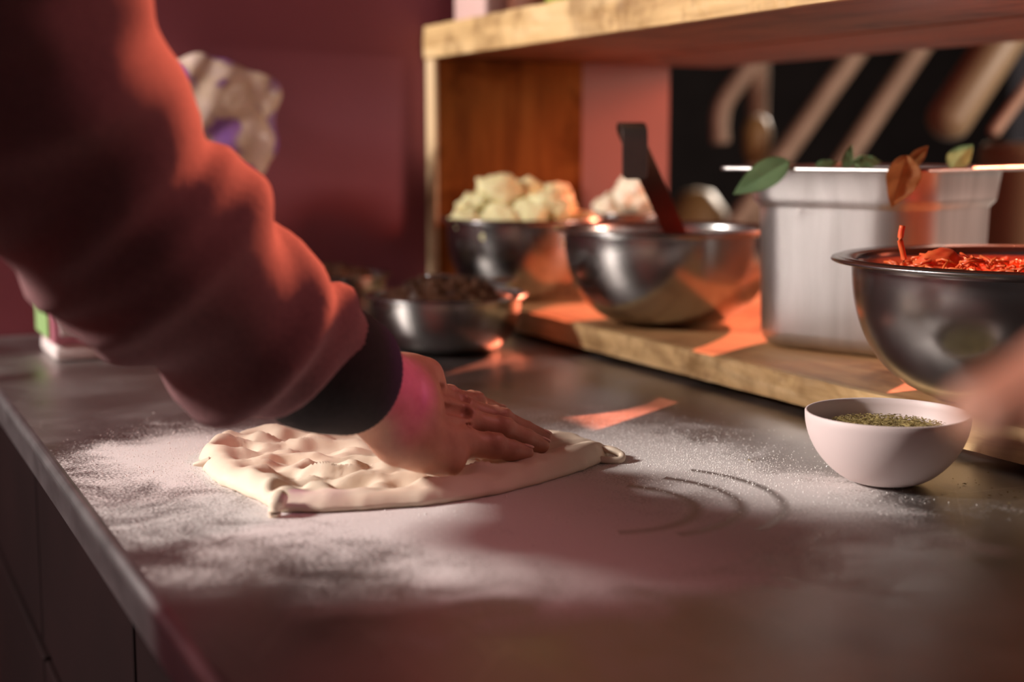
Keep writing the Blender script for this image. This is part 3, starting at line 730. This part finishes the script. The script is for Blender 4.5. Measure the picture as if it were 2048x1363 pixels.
def body_fn(X, Y, Z):
    # head looks down at the dough
    d = ell(X,Y,Z, (-.045,1.015,1.665), (.078,.092,.115))
    d = smin(d, ell(X,Y,Z, (-.025,1.055,1.62), (.055,.055,.075)), .03)                 # jaw
    d = smin(d, cap(X,Y,Z, (.005,1.108,1.665), (.012,1.122,1.635), .010, .014), .012)  # nose
    d = smin(d, cap(X,Y,Z, (-.02,1.098,1.600), (.015,1.095,1.600), .010, .010), .006)  # lips
    for s in (-1, 1):
        d = smin(d, ell(X,Y,Z, (-.045+s*.078,1.015-s*.03,1.655), (.012,.020,.032)), .006)  # ears
        d = -smin(-d, ell(X,Y,Z, (-.010+s*.032,1.112-s*.012,1.675), (.016,.014,.012)), .008)
        d = smin(d, ell(X,Y,Z, (-.010+s*.032,1.100-s*.012,1.675), (.012,.012,.012)), .001)
    d = smin(d, cap(X,Y,Z, (-.07,.99,1.60), (-.105,.95,1.47), .055, .062), .03)
    d = smin(d, cap(X,Y,Z, (-.11,.93,1.38), (-.17,.88,1.05), .135, .125, ((.4,.9,0), .75)), .06)
    d = smin(d, cap(X,Y,Z, (-.26,1.00,1.42), (.05,.875,1.44), .062, .060), .05)
    d = smin(d, cap(X,Y,Z, (-.17,.88,1.03), (-.20,.88,.93), .14, .15, ((.4,.9,0), .78)), .05)
    d = smin(d, cap(X,Y,Z, Jw['sh'], Jw['el'], .052, .042), .03); d = smin(d, cap(X,Y,Z, Jw['el'], Jw['fa'], .042, .032), .02)
    d = smin(d, cap(X,Y,Z, (-.29,1.02,1.42), (-.37,1.06,1.15), .052, .042), .03); d = smin(d, cap(X,Y,Z, (-.37,1.06,1.15), (-.27,1.17,.96), .040, .028), .02)
    d = smin(d, cap(X,Y,Z, (-.27,1.17,.96), (-.24,1.20,.89), .030, .034, ((1,0,0), .5)), .012)
    for k_ in range(4): d = smin(d, cap(X,Y,Z, (-.255+.006*k_,1.185+.016*k_-.01,.875), (-.235+.006*k_,1.190+.014*k_,.80+.004*abs(k_-1)), .0095, .008), .004)
    d = smin(d, cap(X,Y,Z, (-.25,1.16,.93), (-.215,1.165,.87), .013, .009), .006)
    for s in (-1, 1):
        hx, hy = -.20+s*.085, .88-s*.03
        d = smin(d, cap(X,Y,Z, (hx,hy,.90), (hx+.01,hy+.02,.50), .085, .058), .03); d = smin(d, cap(X,Y,Z, (hx+.01,hy+.02,.50), (hx,hy-.01,.09), .058, .040), .02)
        d = smin(d, cap(X,Y,Z, (hx,hy-.02,.05), (hx+.05,hy+.14,.035), .038, .030), .02)
    return d
b1 = surface(body_fn, (-.50,.62,.0), (.40,1.28,1.82), .011); b2 = forearm()
bm = bmesh.new(); bm.from_mesh(b1); bm.from_mesh(b2)
body = obj('body', bm, M['skin'], person)
def nail(t, p, r):
    t = Vector(t); d = (t-Vector(p)).normalized(); side = d.cross(Vector((0,0,1))).normalized(); up = side.cross(d)
    bm = bmesh.new(); bmesh.ops.create_uvsphere(bm, u_segments=16, v_segments=10, radius=1)
    for v in bm.verts: c = v.co.copy(); v.co = t + d*(c.x*r*.85+.001) + side*(c.y*r*.72) + up*(c.z*r*.22 + r*.83)
    return bm
for m_, p, dd, t, r in FING + [THUMB[:2]+(THUMB[2],THUMB[3])+(THUMB[4],)]:
    obj('fingernail', nail(t, dd, r[3]), M['nail'], body)

def sleeve_fold(t, th):
    # t: 0 at cuff .. 1 at elbow .. 2 shoulder
    f = .0034*np.sin(2*np.pi*t*2.1 + 1.6*np.sin(th+.6)) + .0030*np.sin(2*np.pi*t*3.1 + th + 1.3*np.sin(2*th+t*5))
    f = f + .0022*np.sin(2*np.pi*t*6.0 - 2*th + 1.5*np.sin(t*9)) + .0030*np.sin(3*th+7*t)*np.sin(t*8)
    f = f + .0055*np.sin(2*np.pi*t*6.2 + 1.4*np.sin(th+2.2))*np.exp(-((t-.12)/.14)**2)      # bunched above the cuff
    f = f + .0060*np.sin(2*np.pi*t*4.0 + 1.2*np.cos(th))*np.exp(-((t-1.0)/.18)**2)           # bunched at the elbow
    return f
def arm_param(X, Y, Z, a, b):
    a = np.array(a); b = np.array(b); d = b-a; L2 = d@d
    px, py, pz = X-a[0], Y-a[1], Z-a[2]; t = np.clip((px*d[0]+py*d[1]+pz*d[2])/L2, 0, 1)
    u = np.cross(d, (0,0,1.)); u /= np.linalg.norm(u); v = np.cross(u, d); v /= np.linalg.norm(v)
    th = np.arctan2(px*v[0]+py*v[1]+pz*v[2], px*u[0]+py*u[1]+pz*u[2]); return t, th
CUFF_A = Vector((.362,1.028,TZ+.103)); SL0 = Vector((.322,1.005,TZ+.122)); SL1 = Vector((.265,.985,TZ+.156)); SL2 = Vector((.205,.968,TZ+.208))
def sweat_fn(X, Y, Z):
    el = Jw['el']; sh = Jw['sh']
    t1, th1 = arm_param(X,Y,Z, SL0, el)
    d = cap(X,Y,Z, SL0, SL1, .0500, .0640); d = smin(d, cap(X,Y,Z, SL1, SL2, .0640, .0730), .02); d = smin(d, cap(X,Y,Z, SL2, el, .0730, .0870), .02)
    d = d - sleeve_fold(t1, th1)
    t2, th2 = arm_param(X,Y,Z, el, sh)
    up = cap(X,Y,Z, el, sh, .0780, .0860) - sleeve_fold(1+t2, th2)
    d = smin(d, up, .014)
    d = -smin(-d, cap(X,Y,Z, el+Vector((.09,-.045,.075)), el+Vector((.02,-.105,.055)), .010, .014), .03)   # crook of the elbow
    tor = cap(X,Y,Z, (-.11,.93,1.36), (-.17,.88,1.00), .165, .165, ((.4,.9,0), .78)); tor = smin(tor, cap(X,Y,Z, (-.26,1.00,1.40), (.03,.88,1.42), .080, .080), .05)
    tor = tor - .004*np.sin(Z*40+3*np.sin(X*20)) ; d = smin(d, tor, .04)
    la = smin(cap(X,Y,Z, (-.29,1.02,1.42), (-.37,1.06,1.15), .075, .066), cap(X,Y,Z, (-.37,1.06,1.15), (-.285,1.155,.985), .064, .048), .02)
    d = smin(d, la, .03)
    # neck opening and hem
    d = np.maximum(d, -cap(X,Y,Z, (-.10,.95,1.50), (-.07,.99,1.62), .060, .075)); d = np.maximum(d, .92-Z)
    # wrist opening
    n = (CUFF_A-SL0).normalized(); pl = (X-SL0.x)*n.x+(Y-SL0.y)*n.y+(Z-SL0.z)*n.z - .012
    d = np.where(X > .22, -smin(-d, -(pl-.008), .022), d)
    return d
sw = link('sweatshirt', surface(sweat_fn, (-.50,.68,.88), (.42,1.30,1.62), .0065), M['sweat'], person)
def cuff_bm():
    n = 120; bm = bmesh.new(); ax = (CUFF_A-SL0).normalized(); u = ax.cross(Vector((0,0,1))).normalized(); v = u.cross(ax); rings = []
    prof = [(-.045,.0380),(-.018,.0485),(-.006,.0515),(.010,.0508),(.026,.0492),(.040,.0470),(.046,.0460),(.0490,.0448),(.0485,.0425),(.044,.0410),(.030,.0410),(.0,.042)]
    for s, r in prof:
        c = SL0 + ax*(s+.006)
        rings.append([bm.verts.new(c + (u*math.cos(2*math.pi*k/n)+v*math.sin(2*math.pi*k/n)*1.0)*(r*(1+.010*(k%2))*(1+.012*math.sin(3*2*math.pi*k/n+s*60)))) for k in range(n)])
    for a, b in zip(rings, rings[1:]):
        for k in range(n): bm.faces.new((a[k], a[(k+1)%n], b[(k+1)%n], b[k]))
    return bm
cf = obj('cuff', cuff_bm(), M['rib'], sw); cf['label'] = 'black ribbed cuff'
def trouser_fn(X, Y, Z):
    d = cap(X,Y,Z, (-.17,.88,1.00), (-.20,.88,.93), .155, .165, ((.4,.9,0), .80))
    for s in (-1,1):
        hx, hy = -.20+s*.085, .88-s*.03
        d = smin(d, cap(X,Y,Z, (hx,hy,.88), (hx+.01,hy+.02,.50), .098, .078), .03); d = smin(d, cap(X,Y,Z, (hx+.01,hy+.02,.50), (hx,hy-.01,.09), .078, .065), .02)
    d = np.maximum(d, Z-.99); return np.maximum(d, .06-Z)
link('trousers', surface(trouser_fn, (-.5,.6,.03), (.1,1.15,1.05), .012), M['trouser'], person)
for s in (-1,1):
    hx, hy = -.20+s*.085, .88-s*.03
    link('shoe', surface(lambda X,Y,Z: np.maximum(smin(cap(X,Y,Z,(hx,hy-.03,.055),(hx+.05,hy+.15,.042),.052,.042), cap(X,Y,Z,(hx,hy-.01,.06),(hx,hy-.01,.11),.05,.05), .02), .004-Z), (hx-.1,hy-.14,-.01), (hx+.15,hy+.24,.18), .008), M['shoe'], person)
link('hair', surface(lambda X,Y,Z: np.maximum(smin(ell(X,Y,Z,(-.052,.998,1.685),(.092,.100,.118)), ell(X,Y,Z,(-.07,.955,1.62),(.075,.06,.09)), .03), -ell(X,Y,Z,(0,1.13,1.62),(.10,.08,.12))), (-.17,.85,1.5), (.06,1.12,1.83), .008), M['hair'], person)

# ------------------------------------------------------------------ second hand reaching in from the right, very near the lens
def near_hand_fn(X, Y, Z):
    X = X+.012; Y = Y-.078; Z = Z+.004
    d = cap(X,Y,Z, (.500,.085,TZ+.185), (.390,.135,TZ+.225), .028, .026, ((0,0,1), .8)); d = smin(d, cap(X,Y,Z, (.390,.135,TZ+.225), (.350,.160,TZ+.230), .024, .026, ((0,0,1), .75)), .02)
    tips = [((.335,.150),(.305,.156),(.283,.168)), ((.336,.170),(.304,.178),(.280,.190)), ((.345,.190),(.315,.202),(.293,.212)), ((.355,.205),(.335,.222),(.318,.230))]
    f = None
    for i, (a, b, c) in enumerate(tips):
        z = TZ+.230-.002*i
        q = smin(cap(X,Y,Z,(*a,z),(*b,z-.003),.0100,.0090), cap(X,Y,Z,(*b,z-.003),(*c,z-.014),.0090,.0074), .003)
        f = q if f is None else smin(f, q, .002)
    d = smin(d, f, .006)
    return smin(d, cap(X,Y,Z,(.375,.125,TZ+.222),(.335,.120,TZ+.213),.013,.009), .008)
o = link('person', surface(near_hand_fn, (.22,.12,TZ+.12), (.53,.38,TZ+.28), .0025), M['skin'])
tag(o, 'out of focus bare pink fingertips reaching in at the right edge near the lens', 'person')

# ------------------------------------------------------------------ things at the back
# printed plastic bag hanging on the wall
def bag_fn(X, Y, Z):
    d = ell(X,Y,Z, (.500,2.165,TZ+.355), (.085,.030,.048)); d = smin(d, ell(X,Y,Z, (.560,2.150,TZ+.340), (.055,.030,.060)), .03)
    d = smin(d, ell(X,Y,Z, (.612,2.150,TZ+.330), (.034,.028,.042)), .03); d = smin(d, ell(X,Y,Z, (.565,2.150,TZ+.270), (.055,.026,.040)), .03)
    d = smin(d, ell(X,Y,Z, (.590,2.150,TZ+.238), (.034,.022,.014)), .012)
    return d + .004*np.sin(X*42+2.0*np.sin(Z*30+1)) + .003*np.sin(Z*60-X*35+2*np.sin(X*30))
bag = empty('plastic_bag', (.56,2.17,TZ+.22)); tag(bag, 'crumpled purple and cream printed plastic bag hanging on the plum wall', 'bag')
link('bag_film', surface(bag_fn, (.38,2.09,TZ+.19), (.70,2.205,TZ+.48), .004), M['bag'], bag)
obj('wall_hook', tube(spline([(.500,2.212,TZ+.40), (.500,2.19,TZ+.398), (.500,2.165,TZ+.392), (.500,2.16,TZ+.40)], 5), .004, 8), M['steel'], bag)

# printed tub at the far left of the table
tub = empty('food_tub', (.40,1.95,TZ)); tag(tub, 'green and pink printed food tub standing at the far left end of the table', 'tub')
TUB = dict(x0=.300, x1=.470, y0=1.905, y1=2.03)

# things on the top board
def round_box(x0,x1,y0,y1,z0,z1,r): return box(x0,x1,y0,y1,z0,z1,r,None,3)
b = obj('storage_box', round_box(.945,1.06,2.045,2.165,TZ+.4725,TZ+.66,.008), M['pinkbox']); tag(b, 'pale pink box at the left end of the top shelf board', 'box')
b = obj('storage_tin', lathe([(0,0),(.038,0),(.04,.003),(.04,.16),(.036,.168),(0,.168)], 64), M['brownbox']); b.location = (.99,1.96,TZ+.4725); tag(b, 'dark brown tin between the pink box and green jar on the top board', 'tin')
jar = empty('green_jar', (1.0,1.80,TZ+.4725)); tag(jar, 'olive green jar on the top shelf board right of the pink box', 'jar')
obj('jar_body', lathe([(0,0),(.060,0),(.066,.006),(.068,.03),(.068,.13),(.060,.15),(.045,.158),(0,.158)], 64, (1.0,1.80,TZ+.4725)), M['greenjar'], jar)
obj('jar_lid', lathe([(0,.158),(.050,.158),(.051,.178),(.048,.181),(0,.181)], 64, (1.0,1.80,TZ+.4725)), M['brownbox'], jar)

# ------------------------------------------------------------------ the dim yard beyond the hatch
def pole(a, b, r, label, m='pale', name='wooden_pole', grp='pale wooden poles outside the hatch', sx=1.0):
    a, b = Vector(a), Vector(b); d = (b-a).normalized(); n = 8
    pts = [a+d*(r*(1-math.cos(k/n*math.pi/2))) for k in range(n)] + [b-d*(r*(1-math.cos((n-1-k)/n*math.pi/2))) for k in range(n)]
    rad = [r*max(.05, math.sin(k/n*math.pi/2)) for k in range(n)] + [r*max(.05, math.sin((n-1-k)/n*math.pi/2)) for k in range(n)]
    o = obj(name, tube(pts, rad, 20, sx), M[m]); tag(o, label, 'pole', grp); return o
YARD = True

# tub: green print on one side, pink and white print on the other
bm = box(.262, .430, 1.905, 2.035, TZ+.022, TZ+.105, .006)
for v in bm.verts:
    k_ = (v.co.z-TZ)*.12; v.co.x += (v.co.x-.346)*k_; v.co.y += (v.co.y-1.97)*k_
obj('tub_body', bm, M['tubpink'], tub)
obj('tub_base', box(.264,.428,1.907,2.033,TZ+.0003,TZ+.022,.006), M['tubwhite'], tub)
o = obj('side_label', box(.2575,.2612,1.915,2.025,TZ+.030,TZ+.098,.001), M['tubgreen'], tub); o['label'] = 'green printed side'
obj('front_label', box(.272,.420,1.9010,1.9045,TZ+.034,TZ+.095,.001), M['tubwhite'], tub)
obj('lid', box(.254,.438,1.897,2.043,TZ+.1055,TZ+.116,.004), M['tubwhite'], tub)

# basil on the pan
def leaf_from(label, m, base, tip, side, W, **kw):
    """base -> tip is the leaf's own x axis, side its width direction"""
    base, tip = Vector(base), Vector(tip); x = (tip-base); L = x.length; x.normalize()
    y = Vector(side); y = (y - x*y.dot(x)).normalized(); z = x.cross(y)
    bm = leaf_mesh(L, W, **kw)
    R3 = Matrix((x, y, z)).transposed()
    for v in bm.verts: v.co = R3 @ v.co
    o = obj('basil_leaf', bm, M[m]); o.location = base; tag(o, label, 'leaf', 'basil leaves on the steel pan'); return o
e_l = e1
p = LC + (FC-LC)*.20
b0 = LC*.62+FC*.38 - e2*.004 + Vector((0,0,.007)); b1_ = b0 - Rv*.064 - Fv*.004 + Vector((0,0,-.036))
leaf_from('large green basil leaf drooping over the left rim of the steel pan', 'leaf', b0, b1_, Rv*.5+Vector((0,0,-.85))-Fv*.25, .017, droop=.35, fold=.25, curl=.1, wav=.03)
f0 = FC*.93+LC*.07 + Vector((0,0,.012)) + e2*.022
leaf_from('wilted brown basil leaf hanging point down over the front corner of the pan', 'leaf_brown', FC*.93+LC*.07+Vector((0,0,.014))-e2*.006, FC*.90+LC*.10-e2*.018+Vector((0,0,-.042)), Rv, .019, droop=.25, fold=.55, curl=.0, wav=.08)
leaf_from('curled brown tip of a basil leaf standing above the front corner of the pan', 'leaf_brown', f0+Vector((0,0,-.010))-Rv*.012, f0+Vector((0,0,.012))+Rv*.010, (0,0,1), .008, droop=.2, fold=.4)
c0 = (LC+FC)/2 + e2*.03
leaf_from('small upright green basil leaf in the middle of the pan rim', 'leaf', c0+Vector((0,0,-.006))+Rv*.018, c0+Vector((0,0,.026))+Rv*.024, Rv, .006, droop=.3)
leaf_from('crinkled green basil leaf lying just left of the brown leaf', 'leaf', c0+Rv*.026+Vector((0,0,.004)), c0+Rv*.062+Vector((0,0,.008)), (0,.3,1), .009, droop=.4, wav=.2)
leaf_from('short flat green basil leaf left of the upright leaf', 'leaf', c0-Rv*.016+Vector((0,0,.002)), c0+Rv*.012+Vector((0,0,.006)), (0,.3,1), .005, droop=.4, wav=.2)
rc = pan_t + e2*(PB+.0002) - e1*.133
g0 = rc*.72 + FC*.28 + e1*.03
leaf_from('rolled dark green basil leaf standing at the right side of the pan', 'leaf', g0+Vector((0,0,-.004))-Rv*.034, g0+Vector((0,0,.030))-Rv*.012, Rv*.8-Vector((0,0,.5)), .014, droop=.9, fold=.6)

# poles and vessels outside
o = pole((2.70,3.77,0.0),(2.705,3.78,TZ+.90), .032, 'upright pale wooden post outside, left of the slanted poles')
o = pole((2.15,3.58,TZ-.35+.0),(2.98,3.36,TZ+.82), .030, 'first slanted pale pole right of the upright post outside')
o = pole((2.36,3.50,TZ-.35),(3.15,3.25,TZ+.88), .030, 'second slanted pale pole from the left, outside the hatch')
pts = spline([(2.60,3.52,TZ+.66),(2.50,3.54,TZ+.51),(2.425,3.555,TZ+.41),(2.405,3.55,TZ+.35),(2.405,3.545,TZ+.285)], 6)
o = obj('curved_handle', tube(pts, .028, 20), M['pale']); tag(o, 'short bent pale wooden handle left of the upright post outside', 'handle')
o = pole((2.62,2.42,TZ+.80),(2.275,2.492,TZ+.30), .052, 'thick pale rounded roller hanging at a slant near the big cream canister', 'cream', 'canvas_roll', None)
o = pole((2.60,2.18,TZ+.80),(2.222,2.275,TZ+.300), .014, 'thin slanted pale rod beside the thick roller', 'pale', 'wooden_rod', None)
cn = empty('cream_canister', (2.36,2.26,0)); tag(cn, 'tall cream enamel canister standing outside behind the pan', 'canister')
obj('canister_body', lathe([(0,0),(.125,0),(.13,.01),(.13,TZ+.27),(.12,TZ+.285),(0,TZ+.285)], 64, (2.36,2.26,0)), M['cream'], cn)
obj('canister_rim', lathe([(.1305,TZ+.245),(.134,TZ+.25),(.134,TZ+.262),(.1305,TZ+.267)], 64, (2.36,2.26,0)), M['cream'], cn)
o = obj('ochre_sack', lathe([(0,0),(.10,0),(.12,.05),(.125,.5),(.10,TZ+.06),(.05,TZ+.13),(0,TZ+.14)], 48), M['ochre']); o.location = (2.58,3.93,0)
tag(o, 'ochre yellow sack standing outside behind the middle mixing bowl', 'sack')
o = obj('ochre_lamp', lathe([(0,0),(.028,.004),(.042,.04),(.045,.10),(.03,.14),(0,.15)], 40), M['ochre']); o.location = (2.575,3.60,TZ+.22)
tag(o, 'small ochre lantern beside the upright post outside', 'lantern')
